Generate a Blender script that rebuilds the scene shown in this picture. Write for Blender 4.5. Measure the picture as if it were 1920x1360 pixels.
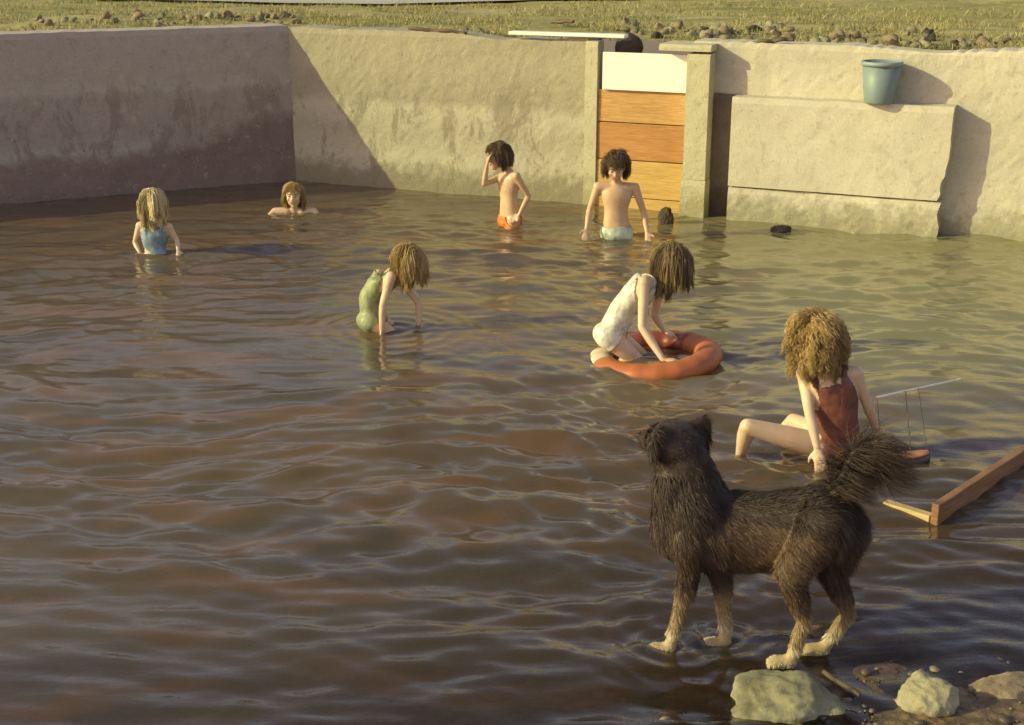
import bpy, math, random
import numpy as np
from mathutils import Vector, Matrix, noise
random.seed(7); rng = np.random.default_rng(7)
for o in list(bpy.data.objects): bpy.data.objects.remove(o)
S = bpy.context.scene; COL = S.collection
R = math.radians
# ------------------------------------------------------------- camera, sky, sun
CAMH, PITCH, FPX = 2.2, R(18), 2500.0
cd = bpy.data.cameras.new('camera'); cam = bpy.data.objects.new('camera', cd); COL.objects.link(cam)
cam.location = (0, 0, CAMH); cam.rotation_euler = (R(90)-PITCH, 0, 0)
cd.sensor_width = 36; cd.lens = FPX/1920*36; cd.clip_start = .05; cd.clip_end = 3000
S.camera = cam
SUN = Vector((-3.0, -.60, 1.317)).normalized()
sl = bpy.data.lights.new('sun', 'SUN'); so = bpy.data.objects.new('sun', sl); COL.objects.link(so)
sl.energy = 3.75; sl.angle = R(.5); sl.color = (.89, .88, .385)
so.rotation_euler = SUN.to_track_quat('Z', 'Y').to_euler()
W = bpy.data.worlds.new('World'); S.world = W; W.use_nodes = True
wn = W.node_tree; wn.nodes.clear()
sky = wn.nodes.new('ShaderNodeTexSky'); sky.sky_type = 'NISHITA'; sky.sun_disc = False
sky.sun_elevation = math.asin(SUN.z); sky.sun_rotation = math.atan2(SUN.x, SUN.y); sky.dust_density = 1.0
tint = wn.nodes.new('ShaderNodeMix'); tint.data_type = 'RGBA'; tint.blend_type = 'MULTIPLY'; tint.inputs[0].default_value = 1
tint.inputs[7].default_value = (1.22, .96, .86, 1)
hs = wn.nodes.new('ShaderNodeHueSaturation'); hs.inputs['Saturation'].default_value = .85
bg = wn.nodes.new('ShaderNodeBackground'); bg.inputs[1].default_value = .15
wo = wn.nodes.new('ShaderNodeOutputWorld')
wn.links.new(sky.outputs[0], hs.inputs['Color']); wn.links.new(hs.outputs[0], tint.inputs[6])
wn.links.new(tint.outputs[2], bg.inputs[0]); wn.links.new(bg.outputs[0], wo.inputs[0])
S.view_settings.view_transform = 'Standard'; S.view_settings.look = 'None'; S.view_settings.gamma = 1
S.view_settings.use_curve_mapping = False; S.view_settings.exposure = .28
S.cycles.max_bounces = 8; S.cycles.transparent_max_bounces = 12

# ------------------------------------------------------------- helpers
def ray(u, v):
    x = (u-960)/FPX; y = -(v-680)/FPX
    c, s = math.cos(PITCH), math.sin(PITCH)
    return Vector((x, c + y*s, -s + y*c))
def onz(u, v, z=0):                 # the point of height z seen at photo pixel u, v
    r = ray(u, v); t = (z-CAMH)/r.z
    return Vector((0, 0, CAMH)) + r*t
def ony(u, v, Y):                   # the point at distance Y seen at photo pixel u, v
    r = ray(u, v); return Vector((0, 0, CAMH)) + r*(Y/r.y)
SH0 = Vector((.42, 3.04)); SHD = Vector((.907, .422)).normalized(); SHN = Vector((-SHD.y, SHD.x))
def bed(x, y):
    s = (x-SH0.x)*SHN.x + (y-SH0.y)*SHN.y
    s += .16*noise.noise(Vector((x*1.3, y*1.3, 0)))
    d = .06*s + .055*max(0, s-.9)
    if d > .5: d = .5 + .14*(1-math.exp(-(d-.5)/.14))
    if d < 0: d *= 1.0
    return -d + .012*noise.noise(Vector((x*6, y*6, 3)))
class MB:
    def __init__(s): s.v = []; s.f = []; s.m = []
    def add(s, vs, fs, mi=0):
        k = len(s.v); s.v += [tuple(a) for a in vs]; s.f += [tuple(i+k for i in f) for f in fs]; s.m += [mi]*len(fs)
    def box(s, c, ax, ay, az, h, mi=0):         # centre, three axes, half sizes
        c = Vector(c); ax, ay, az = Vector(ax).normalized(), Vector(ay).normalized(), Vector(az).normalized()
        vs = [c+ax*h[0]*i+ay*h[1]*j+az*h[2]*k for k in (-1, 1) for j in (-1, 1) for i in (-1, 1)]
        s.add(vs, [(0,2,3,1),(4,5,7,6),(0,1,5,4),(2,6,7,3),(0,4,6,2),(1,3,7,5)], mi)
    def capsule(s, p1, r1, p2, r2, n=14, flat=1.0, fdir=None, mi=0):
        p1, p2 = Vector(p1), Vector(p2); d = p2-p1; L = d.length
        d = d/L if L > 1e-6 else Vector((0, 0, 1))
        a = Vector(fdir) if fdir is not None else (Vector((1, 0, 0)) if abs(d.x) < .8 else Vector((0, 1, 0)))
        a = (a - d*a.dot(d)).normalized(); b = d.cross(a)
        rings = []
        for k in range(5):
            th = -math.pi/2 + k*math.pi/2/4.0; rings.append((p1 + d*r1*math.sin(th), max(r1*math.cos(th), r1*.02)))
        for k in range(5):
            th = k*math.pi/2/4.0; rings.append((p2 + d*r2*math.sin(th), max(r2*math.cos(th), r2*.02)))
        vs = []
        for c, r in rings:
            for i in range(n):
                t = 2*math.pi*i/n; vs.append(c + a*math.cos(t)*r*flat + b*math.sin(t)*r)
        fs = [(j*n+i, j*n+(i+1)%n, (j+1)*n+(i+1)%n, (j+1)*n+i) for j in range(len(rings)-1) for i in range(n)]
        fs += [tuple(range(n-1, -1, -1)), tuple((len(rings)-1)*n+i for i in range(n))]
        s.add(vs, fs, mi)
    def ell(s, c, R3, rad, n=18, m=12, mi=0):   # R3: matrix with axes as columns
        c = Vector(c); vs = []
        for j in range(m+1):
            ph = math.pi*j/m
            for i in range(n):
                t = 2*math.pi*i/n
                rr = max(math.sin(ph), .01)
                vs.append(c + R3 @ Vector((rad[0]*rr*math.cos(t), rad[1]*rr*math.sin(t), rad[2]*math.cos(ph))))
        fs = [(j*n+i, (j+1)*n+i, (j+1)*n+(i+1)%n, j*n+(i+1)%n) for j in range(m) for i in range(n)]
        fs += [tuple(range(n)), tuple(m*n+i for i in range(n-1, -1, -1))]
        s.add(vs, fs, mi)
    def loft(s, secs, n=20, sub=4):             # secs: centre, right, fwd, rx, ry
        P = []
        for k in range(len(secs)-1):
            g = lambda i: secs[min(max(i, 0), len(secs)-1)]
            a, b, c, d = g(k-1), g(k), g(k+1), g(k+2)
            for q in range(sub):
                t = q/sub
                w = (-.5*t+t*t-.5*t**3, 1-2.5*t*t+1.5*t**3, .5*t+2*t*t-1.5*t**3, -.5*t*t+.5*t**3)
                P.append([sum((w[i]*e[j] for i, e in enumerate((a, b, c, d))), Vector() if j < 3 else 0) for j in range(5)])
        P.append(list(secs[-1])); vs = []
        for c, r, f, rx, ry in P:
            r = Vector(r).normalized(); f = Vector(f); f = (f-r*f.dot(r)).normalized()
            for i in range(n):
                t = 2*math.pi*i/n; vs.append(Vector(c) + r*rx*math.cos(t) + f*ry*math.sin(t))
        m = len(P)
        fs = [(j*n+i, j*n+(i+1)%n, (j+1)*n+(i+1)%n, (j+1)*n+i) for j in range(m-1) for i in range(n)]
        fs += [tuple(range(n-1, -1, -1)), tuple((m-1)*n+i for i in range(n))]
        s.add(vs, fs)
    def mesh(s, name, mats, smooth=False):
        me = bpy.data.meshes.new(name); me.from_pydata(s.v, [], s.f); me.update()
        for m in (mats if isinstance(mats, (list, tuple)) else [mats]): me.materials.append(m)
        me.polygons.foreach_set('material_index', s.m)
        if smooth: me.polygons.foreach_set('use_smooth', [True]*len(me.polygons))
        return me
def link(name, me, parent=None, loc=None):
    o = bpy.data.objects.new(name, me); COL.objects.link(o)
    if parent is not None: o.parent = parent
    if loc is not None: o.location = loc
    return o
def shift(me, org):                             # mesh data is built in world space; move it to its thing's base
    me.transform(Matrix.Translation(-Vector(org))); return me
def part(name, mb, mat, parent, smooth=False, bev=0):
    me = shift(mb.mesh(name, mat, smooth), parent.location); o = link(name, me, parent)
    if bev: bevel(o, bev)
    return o
def sub(name, mb, mat, parent, org, smooth=False):
    return link(name, shift(mb.mesh(name, mat, smooth), org), parent)
def bevel(o, w, seg=2):
    b = o.modifiers.new('bevel', 'BEVEL'); b.width = w; b.segments = seg; b.limit_method = 'ANGLE'
def thing(name, label, cat, loc=(0, 0, 0), group=None):
    o = bpy.data.objects.new(name, None); COL.objects.link(o); o.location = loc; o.empty_display_size = .1
    return tag(o, label, cat, group)
def tag(o, label, cat, group=None, kind=None):
    o['label'] = label; o['category'] = cat
    if group: o['group'] = group
    if kind: o['kind'] = kind
    return o
def remesh(mb, voxel, smooth=6, name='body'):
    me = mb.mesh('tmp', []) if False else bpy.data.meshes.new('tmp')
    me.from_pydata(mb.v, [], mb.f); me.update()
    o = bpy.data.objects.new('tmp', me); COL.objects.link(o)
    m = o.modifiers.new('r', 'REMESH'); m.mode = 'VOXEL'; m.voxel_size = voxel; m.use_smooth_shade = True
    s = o.modifiers.new('s', 'SMOOTH'); s.factor = .5; s.iterations = smooth
    dg = bpy.context.evaluated_depsgraph_get(); dg.update()
    res = bpy.data.meshes.new_from_object(o.evaluated_get(dg)); res.name = name
    bpy.data.objects.remove(o); bpy.data.meshes.remove(me)
    res.polygons.foreach_set('use_smooth', [True]*len(res.polygons))
    return res
# ------------------------------------------------------------- materials
class NT:
    def __init__(s, name):
        s.m = bpy.data.materials.new(name); s.m.use_nodes = True; s.t = s.m.node_tree; s.t.nodes.clear()
        s.out = s.n('OutputMaterial'); s.geo = s.n('NewGeometry')
    def n(s, k, **kw):
        x = s.t.nodes.new('ShaderNode'+k)
        for a, b in kw.items(): setattr(x, a, b)
        return x
    def l(s, a, b): s.t.links.new(a, b)
    def pos(s, scale=(1, 1, 1), local=False):
        mp = s.n('Mapping'); mp.inputs['Scale'].default_value = scale
        if local: s.l(s.n('TexCoord').outputs['Object'], mp.inputs[0])
        else: s.l(s.geo.outputs['Position'], mp.inputs[0])
        return mp.outputs[0]
    def noise(s, scale, detail=5, rough=.6, vec=None, dist=0):
        x = s.n('TexNoise'); x.inputs['Scale'].default_value = scale; x.inputs['Detail'].default_value = detail
        x.inputs['Roughness'].default_value = rough; x.inputs['Distortion'].default_value = dist
        s.l(vec if vec is not None else s.pos(), x.inputs['Vector']); return x.outputs['Fac']
    def ramp(s, fac, stops):
        r = s.n('ValToRGB'); e = r.color_ramp.elements
        e[0].position, e[0].color = stops[0][0], (*stops[0][1], 1) if isinstance(stops[0][1], tuple) else (*(stops[0][1],)*3, 1)
        e[1].position, e[1].color = stops[-1][0], (*stops[-1][1], 1) if isinstance(stops[-1][1], tuple) else (*(stops[-1][1],)*3, 1)
        for p, c in stops[1:-1]:
            q = e.new(p); q.color = (*c, 1) if isinstance(c, tuple) else (c, c, c, 1)
        s.l(fac, r.inputs[0]); return r.outputs[0]
    def mix(s, fac, a, b, mode='MIX'):
        x = s.n('Mix', data_type='RGBA', blend_type=mode)
        for sock, val in ((x.inputs[0], fac), (x.inputs[6], a), (x.inputs[7], b)):
            if hasattr(val, 'is_linked') or isinstance(val, bpy.types.NodeSocket): s.l(val, sock)
            elif isinstance(val, tuple): sock.default_value = (*val, 1)
            else: sock.default_value = val
        return x.outputs[2]
    def math(s, op, a, b=0, clamp=False):
        x = s.n('Math', operation=op, use_clamp=clamp)
        for i, val in enumerate((a, b)):
            if isinstance(val, bpy.types.NodeSocket): s.l(val, x.inputs[i])
            else: x.inputs[i].default_value = val
        return x.outputs[0]
    def z(s):
        x = s.n('SeparateXYZ'); s.l(s.geo.outputs['Position'], x.inputs[0]); return x.outputs[2]
    def bump(s, h, strength=.3, dist=.01):
        b = s.n('Bump'); b.inputs['Strength'].default_value = strength; b.inputs['Distance'].default_value = dist
        s.l(h, b.inputs['Height']); return b.outputs[0]
    def pr(s, col, rough=.8, nrm=None, **kw):
        p = s.n('BsdfPrincipled')
        if isinstance(col, bpy.types.NodeSocket): s.l(col, p.inputs['Base Color'])
        else: p.inputs['Base Color'].default_value = (*col, 1)
        if isinstance(rough, bpy.types.NodeSocket): s.l(rough, p.inputs['Roughness'])
        else: p.inputs['Roughness'].default_value = rough
        if nrm is not None: s.l(nrm, p.inputs['Normal'])
        for k, v in kw.items(): p.inputs[k.replace('_', ' ')].default_value = v
        s.l(p.outputs[0], s.out.inputs[0]); return p
def concrete(name, base, light, stain, algae, algae_h=.12, bands=None, paint=0, bk=.55, damp=None):
    t = NT(name)
    big = t.noise(1.3, 6, .65); med = t.noise(7, 7, .7); fine = t.noise(60, 4, .7)
    c = t.mix(t.ramp(big, [(.35, 0.), (.65, 1.)]), base, light)
    streak = t.noise(2.2, 6, .7, t.pos((2.4, 2.4, .9)), .6)
    c = t.mix(t.ramp(streak, [(.60-paint*.0, 0.), (.70, .75)]), c, stain)
    hor = t.noise(1.4, 5, .6, t.pos((.35, .35, 4.5)))
    c = t.mix(t.ramp(hor, [(.52, 0.), (.66, .6)]), c, light)
    c = t.mix(t.ramp(med, [(.30, .35), (.5, 0.)]), c, stain)
    z = t.z()
    if bands:
        zb = t.math('ADD', z, t.math('MULTIPLY', t.math('SUBTRACT', t.noise(3.5, 6, .65), .5), .22))
        c = t.mix(.76, c, t.ramp(t.math('DIVIDE', zb, 1.45), [(zz_/1.45, cc_) for zz_, cc_ in bands]))
        blot = t.noise(2.6, 7, .72, t.pos((1.6, 1.6, .75)), .4)
        c = t.mix(t.math('MULTIPLY', t.ramp(blot, [(.515, 0.), (.575, .9)]), t.ramp(t.math('DIVIDE', z, 1.45), [(.0, 1.), (.55, .8), (.72, 0.)])), c, stain)
    if damp:
        sxx = t.n('SeparateXYZ'); t.l(t.geo.outputs['Position'], sxx.inputs[0])
        hh = t.math('ADD', .02, t.math('MULTIPLY', t.math('MAXIMUM', t.math('ADD', sxx.outputs[0], 4.3), 0), .25))
        dd = t.math('SUBTRACT', t.math('ADD', z, t.math('MULTIPLY', t.math('SUBTRACT', t.noise(3, 6, .65), .5), .5)), hh)
        c = t.mix(t.ramp(t.math('ADD', dd, .5), [(.42, .9), (.56, 0.)]), c, damp)
    zz = t.math('ADD', z, t.math('MULTIPLY', t.math('SUBTRACT', med, .5), .5*algae_h/.12))
    a = t.ramp(zz, [(0., 1.), (algae_h, .8), (algae_h*1.9, 0.)])
    c = t.mix(a, c, algae)
    c = t.mix(t.ramp(t.noise(28, 3, .6), [(.28, .5), (.36, 0.)]), c, tuple(x*.45 for x in stain))
    spk = t.noise(13, 6, .75, t.pos((1, 1, .8)), .5); c = t.mix(t.ramp(spk, [(.56, 0.), (.66, .45)]), c, tuple(x*.8 for x in stain)); c = t.mix(t.ramp(spk, [(.30, .5), (.42, 0.)]), c, tuple(min(1, x*1.25) for x in light))
    c = t.mix(.35, c, t.ramp(fine, [(.2, tuple(x*.6 for x in base)), (.8, tuple(min(1, x*1.3) for x in base))]))
    h = t.math('ADD', t.math('ADD', t.math('MULTIPLY', med, .8), t.math('MULTIPLY', fine, .4)), t.math('MULTIPLY', spk, .5))
    t.pr(c, .9, t.bump(h, bk, .02)); return t.m
M = {}
M['wall'] = concrete('concrete_wall', (.37, .325, .225), (.49, .44, .31), (.22, .185, .12), (.20, .17, .10), .13, bands=[(0, (.16, .14, .08)), (.12, (.26, .23, .14)), (.18, (.50, .46, .34)), (.30, (.60, .55, .41)), (.50, (.44, .40, .29)), (.70, (.62, .57, .43)), (.80, (.33, .295, .205)), (1.1, (.40, .36, .255)), (1.4, (.35, .315, .215))])
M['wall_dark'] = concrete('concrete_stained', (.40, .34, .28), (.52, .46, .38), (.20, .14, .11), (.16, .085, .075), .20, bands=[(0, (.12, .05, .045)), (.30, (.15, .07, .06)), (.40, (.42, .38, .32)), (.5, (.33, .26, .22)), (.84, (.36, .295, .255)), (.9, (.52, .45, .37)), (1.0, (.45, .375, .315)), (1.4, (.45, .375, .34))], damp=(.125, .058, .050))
M['wall_white'] = concrete('limewashed_concrete', (.52, .47, .35), (.63, .58, .45), (.36, .31, .21), (.22, .20, .10), .11, bk=.3)
M['pier'] = concrete('pier_concrete', (.50, .46, .29), (.62, .58, .40), (.30, .27, .15), (.33, .28, .12), .12)
M['slot_shade'] = concrete('slot_shade_concrete', (.15, .11, .085), (.20, .15, .115), (.08, .055, .045), (.06, .035, .03), .2)  # dark colour that paints in the shade of the slot beside the pier
def wood(name, a, b, rough=.6, scale=1.0, vec=(1, 1, 14)):
    t = NT(name); g = t.noise(4*scale, 7, .7, t.pos(vec), 1.2); k = t.noise(2.3*scale, 4)
    c = t.mix(t.ramp(g, [(.36, 0.), (.62, 1.)]), tuple(x*.85 for x in a), b); c = t.mix(t.ramp(k, [(.45, 0.), (.75, .5)]), c, tuple(x*.62 for x in a))
    t.pr(c, rough, t.bump(g, .5, .006)); return t.m
M['plank_a'] = wood('orange_plank', (.54, .27, .08), (.66, .40, .14))
M['plank_b'] = wood('deep_orange_plank', (.46, .20, .055), (.57, .28, .08))
M['plank_c'] = wood('yellow_plank', (.56, .33, .09), (.66, .42, .13))
M['whiteboard'] = NT('white_board'); M['whiteboard'].pr(M['whiteboard'].mix(M['whiteboard'].noise(6), (.80, .77, .70), (.90, .88, .82)), .5); M['whiteboard'] = M['whiteboard'].m
M['beam'] = wood('brown_beam', (.20, .085, .035), (.33, .16, .06), .5)
M['beam_end'] = wood('pale_cut_wood', (.5, .36, .16), (.62, .46, .22), .7)
M['grey_wood'] = wood('wet_grey_wood', (.16, .13, .11), (.24, .20, .16), .35)
M['drift'] = wood('dark_driftwood', (.09, .06, .04), (.17, .12, .075), .8)
def plain(name, col, rough=.6, var=.25, sc=20, bumpd=.003, **kw):
    t = NT(name); n = t.noise(sc, 5, .6, t.pos(local=True))
    c = t.mix(n, tuple(x*(1-var) for x in col), tuple(min(1, x*(1+var)) for x in col))
    t.pr(c, rough, t.bump(n, .3, bumpd), **kw); return t.m
M['bucket'] = plain('blue_plastic', (.19, .245, .245), .5, .15)
M['bucket_in'] = plain('bucket_rim_plastic', (.25, .305, .30), .5, .1)
M['metal'] = plain('dull_wire', (.30, .27, .22), .4, .2, Metallic=.7)
def rockmat(name, a, b, c3, sc=6):
    t = NT(name); n = t.noise(sc, 8, .7, t.pos(local=True)); k = t.noise(sc*4, 5, .7, t.pos(local=True))
    c = t.mix(t.ramp(n, [(.35, 0.), (.62, 1.)]), a, b); c = t.mix(t.ramp(k, [(.52, 0.), (.68, .8)]), c, c3)
    t.pr(c, .85, t.bump(k, .6, .012)); return t.m
M['rock_pale'] = rockmat('pale_lichen_stone', (.12, .105, .06), (.31, .29, .18), (.07, .065, .03))
M['rock_brown'] = rockmat('brown_stone', (.20, .135, .085), (.38, .29, .18), (.10, .065, .04), 12)
M['rock_dark'] = rockmat('dark_wet_stone', (.05, .035, .025), (.09, .065, .045), (.03, .02, .02))
M['rock_cream'] = rockmat('cream_stone', (.27, .24, .15), (.42, .38, .24), (.17, .14, .08), 9)
t = NT('river_bed')
n1 = t.noise(2.2, 7, .7); n2 = t.noise(25, 6, .7); v = t.n('TexVoronoi'); v.inputs['Scale'].default_value = 22; t.l(t.pos(), v.inputs['Vector'])
c = t.mix(t.ramp(n1, [(.40, 0.), (.66, 1.)]), (.16, .085, .05), (.36, .25, .11))
c = t.mix(t.ramp(n2, [(.35, .6), (.6, 0.)]), c, (.07, .045, .035))
c = t.mix(t.ramp(v.outputs['Distance'], [(.3, 0.), (.6, .6)]), c, (.05, .035, .025))
t.pr(c, t.ramp(n2, [(.4, .25), (.6, .7)]), t.bump(t.math('ADD', n2, v.outputs['Distance']), .7, .02)); M['bed'] = t.m
t = NT('pebble_mix')
oi = t.n('Attribute', attribute_name='tone'); c = t.ramp(oi.outputs['Fac'], [(0., (.07, .05, .04)), (.45, (.17, .12, .085)), (.8, (.28, .22, .14)), (1., (.5, .43, .3))])
t.pr(c, .55, t.bump(t.noise(60), .4, .004)); M['pebble'] = t.m
t = NT('dry_pasture')
n1 = t.noise(.8, 6, .65); n2 = t.noise(9, 6, .7); n3 = t.noise(2.0, 5, .6, t.pos((.25, 1.6, 1)))
c = t.mix(t.ramp(n1, [(.38, 0.), (.62, 1.)]), (.30, .27, .085), (.46, .38, .16))
c = t.mix(t.ramp(n3, [(.50, 0.), (.62, .7)]), c, (.17, .19, .05)); c = t.mix(t.ramp(n2, [(.3, .6), (.55, 0.)]), c, (.13, .11, .045))
t.pr(c, 1, t.bump(n2, .8, .04)); M['field'] = t.m
t = NT('gravel_track'); c = t.mix(t.noise(3, 6), (.38, .35, .31), (.50, .46, .42)); t.pr(c, 1, t.bump(t.noise(40), .5, .02)); M['track'] = t.m
def tonemat(name, stops, rough=.6, **kw):
    t = NT(name); a = t.n('Attribute', attribute_name='tone'); c = t.ramp(a.outputs['Fac'], stops); t.pr(c, rough, None, **kw); return t.m
M['grass'] = tonemat('grass_blades', [(0., (.17, .17, .05)), (.5, (.34, .30, .11)), (1., (.50, .42, .20))], .9)
def skinmat(name, a, b):
    t = NT(name); n = t.noise(9, 5, .6, t.pos(local=True)); f = t.noise(120, 3, .6, t.pos(local=True))
    c = t.mix(t.ramp(n, [(.35, 0.), (.65, 1.)]), a, b)
    p = t.pr(c, t.ramp(n, [(.3, .22), (.7, .5)]), t.bump(n, .25, .01)); p.inputs['Subsurface Weight'].default_value = .12
    p.inputs['Subsurface Radius'].default_value = (.02, .008, .004); return t.m
M['skin'] = skinmat('pale_skin', (.62, .42, .27), (.72, .52, .35))
M['skin_tan'] = skinmat('tanned_skin', (.56, .35, .21), (.66, .44, .28))
M['lip'] = plain('lip', (.45, .18, .13), .5)
M['eye'] = plain('eye_white', (.7, .66, .6), .3, .05); M['iris'] = plain('eye_dark', (.04, .03, .025), .3)
def hairmat(name, a, b, c): return tonemat(name, [(0., a), (.5, b), (1., c)], .5)
M['hair_blond'] = hairmat('blond_hair', (.42, .31, .13), (.66, .52, .26), (.80, .68, .40))
M['hair_sandy'] = hairmat('sandy_hair', (.20, .11, .035), (.42, .27, .10), (.60, .43, .18))
M['hair_brown'] = hairmat('brown_hair', (.05, .028, .018), (.12, .07, .038), (.24, .15, .07))
M['hair_wet'] = hairmat('wet_brown_hair', (.06, .035, .02), (.16, .10, .045), (.38, .27, .11))
def cloth(name, col): 
    t = NT(name); n = t.noise(14, 5, .6, t.pos(local=True)); w = t.noise(40, 4, .6, t.pos((1, 1, .35), True))
    t.pr(t.mix(t.ramp(n, [(.4, 0.), (.6, 1.)]), tuple(x*.62 for x in col), tuple(min(1, x*1.1) for x in col)), .45, t.bump(w, .45, .012)); return t.m
M['orange_cloth'] = cloth('orange_swim_cloth', (.78, .24, .05)); M['mint_cloth'] = cloth('pale_mint_swim_cloth', (.60, .66, .50))
M['white_cloth'] = cloth('white_swim_cloth', (.74, .72, .60)); M['sand_cloth'] = cloth('sand_swim_cloth', (.62, .44, .26)); M['olive_cloth'] = cloth('olive_swim_cloth', (.40, .40, .22))
M['rust_cloth'] = cloth('rust_swim_cloth', (.19, .065, .045)); M['blue_cloth'] = cloth('dusty_blue_swim_cloth', (.24, .33, .40)); M['moss_cloth'] = cloth('moss_green_swim_cloth', (.30, .33, .16))
M['ring_orange'] = plain('orange_ring_vinyl', (.42, .125, .04), .5, .35, 8); M['ring_red'] = plain('dark_red_ring_vinyl', (.22, .05, .03), .4)
M['ring_white'] = plain('cream_ring_vinyl', (.55, .47, .33), .5, .3)
M['hull'] = plain('dark_toy_hull', (.06, .04, .045), .4); M['deck'] = plain('orange_toy_deck', (.65, .27, .12), .5); M['yard'] = plain('white_toy_spar', (.78, .75, .62), .5, .05)
M['fur'] = tonemat('dog_fur', [(0., (.032, .017, .013)), (.3, (.095, .054, .033)), (.6, (.23, .15, .075)), (.85, (.50, .38, .20)), (1., (.78, .70, .52))], .6)
M['nose'] = plain('dog_nose', (.02, .015, .015), .3)
# ------------------------------------------------------------- water and bed
def grid(xs, ys, zf):
    vs = [(x, y, zf(x, y)) for y in ys for x in xs]; n = len(xs)
    fs = [(j*n+i, j*n+i+1, (j+1)*n+i+1, (j+1)*n+i) for j in range(len(ys)-1) for i in range(n-1)]
    return vs, fs
mb = MB(); mb.add(*grid(np.linspace(-13, 11, 200), np.linspace(-7, 13.2, 200), bed)); mb.m = [0]*len(mb.f)
o = link('pool_bed', mb.mesh('pool_bed', M['bed'], True)); o['kind'] = 'structure'
ny, nx = 760, 820
yy = 2.6*(13.0/2.6)**(np.linspace(0, 1, ny))
XX = np.empty((ny, nx)); YY = np.repeat(yy[:, None], nx, 1)
for j in range(ny): XX[j] = np.linspace(-1, 1, nx)*(yy[j]*.50+.9)
ZZ = np.zeros_like(XX); G = np.zeros_like(XX)
def vnoise(X, Y, sc, seed, k=14):
    r = np.random.default_rng(seed); out = np.zeros_like(X)
    for i in range(k):
        a = r.uniform(0, 2*math.pi); f = sc*r.uniform(.5, 1.5); out += np.sin((X*math.cos(a)+Y*math.sin(a))*f + r.uniform(0, 6.3))
    return out/math.sqrt(k/2)
wx = XX + .07*vnoise(XX, YY, 2.0, 1); wy = YY + .07*vnoise(XX, YY, 2.0, 2)
for i in range(90):
    lam = .085*(1.05/.085)**(i/89.); a = rng.normal(math.pi/2+.06, .46)
    amp = lam*.0029*(1.9 if lam < .5 else .9); k = 2*math.pi/lam; ph = rng.uniform(0, 6.3)
    ZZ += amp*np.sin(k*(wx*math.cos(a)+wy*math.sin(a))+ph)
env = .85 + .35*vnoise(XX, YY, 1.1, 5); env = np.clip(env, .25, 1.7)
calm = np.clip((YY-2.6)/2.6, .5, 1.0)*np.clip(1.25-(YY-5)/12, .75, 1.1)
ZZ = ZZ*env*calm
def ripple(cx, cy, amp, lam, reach):
    global ZZ
    d = np.hypot(XX-cx, YY-cy); ZZ = ZZ + amp*np.sin(2*math.pi*d/lam)*np.exp(-d/reach)*np.clip(d/.06, 0, 1)
WATERPTS = [onz(290, 480), onz(550, 398), onz(955, 425), onz(1155, 445), onz(735, 618), onz(1230, 690), onz(1520, 850), onz(1250, 1205), onz(1355, 1190)]
for i, p in enumerate(WATERPTS): ripple(p.x, p.y, .0075, .11 if i < 7 else .08, .25 if i < 7 else .14)
def wmesh():
    me = bpy.data.meshes.new('water'); n = nx*ny
    me.vertices.add(n); me.vertices.foreach_set('co', np.stack([XX, YY, ZZ], -1).astype(np.float32).ravel())
    idx = np.arange(n).reshape(ny, nx); q = np.stack([idx[:-1, :-1], idx[:-1, 1:], idx[1:, 1:], idx[1:, :-1]], -1).reshape(-1, 4)
    me.loops.add(q.size); me.loops.foreach_set('vertex_index', q.ravel().astype(np.int32))
    me.polygons.add(len(q)); me.polygons.foreach_set('loop_start', (np.arange(len(q))*4).astype(np.int32)); 
    me.polygons.foreach_set('use_smooth', [True]*len(q)); me.update(calc_edges=True)
    s = (XX-SH0.x)*SHN.x + (YY-SH0.y)*SHN.y
    dep = np.clip(.06*s + .055*np.maximum(0, s-.9), 0.0, .64)
    at = me.attributes.new('depth', 'FLOAT', 'POINT'); at.data.foreach_set('value', dep.astype(np.float32).ravel())
    return me
t = NT('murky_water')
at = t.n('Attribute', attribute_name='depth')
murk = t.math('SUBTRACT', 1.0, t.math('POWER', 2.718, t.math('MULTIPLY', at.outputs['Fac'], -8.0)))
mus = t.noise(.9, 4, .6, t.pos((.6, 1.4, 1)))
mu2 = t.noise(2.6, 5, .6, t.pos((.55, 1.7, 1)), .5)
bodyc = t.mix(t.ramp(mus, [(.38, 0.), (.62, 1.)]), (.104, .080, .056), (.150, .104, .060))
bodyc = t.mix(t.ramp(mu2, [(.50, 0.), (.62, .7)]), bodyc, (.20, .108, .050))
sx = t.n('SeparateXYZ'); t.l(t.geo.outputs['Position'], sx.inputs[0])
wall_refl = t.math('MULTIPLY', t.ramp(t.math('ADD', t.math('MULTIPLY', sx.outputs[0], .2), t.math('MULTIPLY', t.math('SUBTRACT', mus, .5), .6)), [(.08, 0.), (.42, 1.)]), t.ramp(t.math('MULTIPLY', sx.outputs[1], .1), [(.55, 0.), (.72, 1.)]))  # olive murk tone towards the right wall, painting in the lit wall's reflection
bodyc = t.mix(t.math('MULTIPLY', wall_refl, .85), bodyc, (.30, .275, .135))
wnz = t.noise(7.5, 5, .62, t.pos((.75, 2.3, 1)), .35)
nb = t.bump(wnz, .16, .02)
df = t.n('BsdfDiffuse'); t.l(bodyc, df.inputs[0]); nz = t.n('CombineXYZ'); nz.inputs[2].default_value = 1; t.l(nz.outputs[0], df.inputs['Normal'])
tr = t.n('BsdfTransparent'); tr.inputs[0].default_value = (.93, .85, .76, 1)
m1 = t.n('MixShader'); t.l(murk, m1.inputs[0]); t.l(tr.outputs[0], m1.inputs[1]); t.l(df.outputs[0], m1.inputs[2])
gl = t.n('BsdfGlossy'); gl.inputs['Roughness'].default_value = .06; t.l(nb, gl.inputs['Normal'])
fr = t.n('Fresnel'); fr.inputs[0].default_value = 1.42; t.l(nb, fr.inputs['Normal'])
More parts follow.
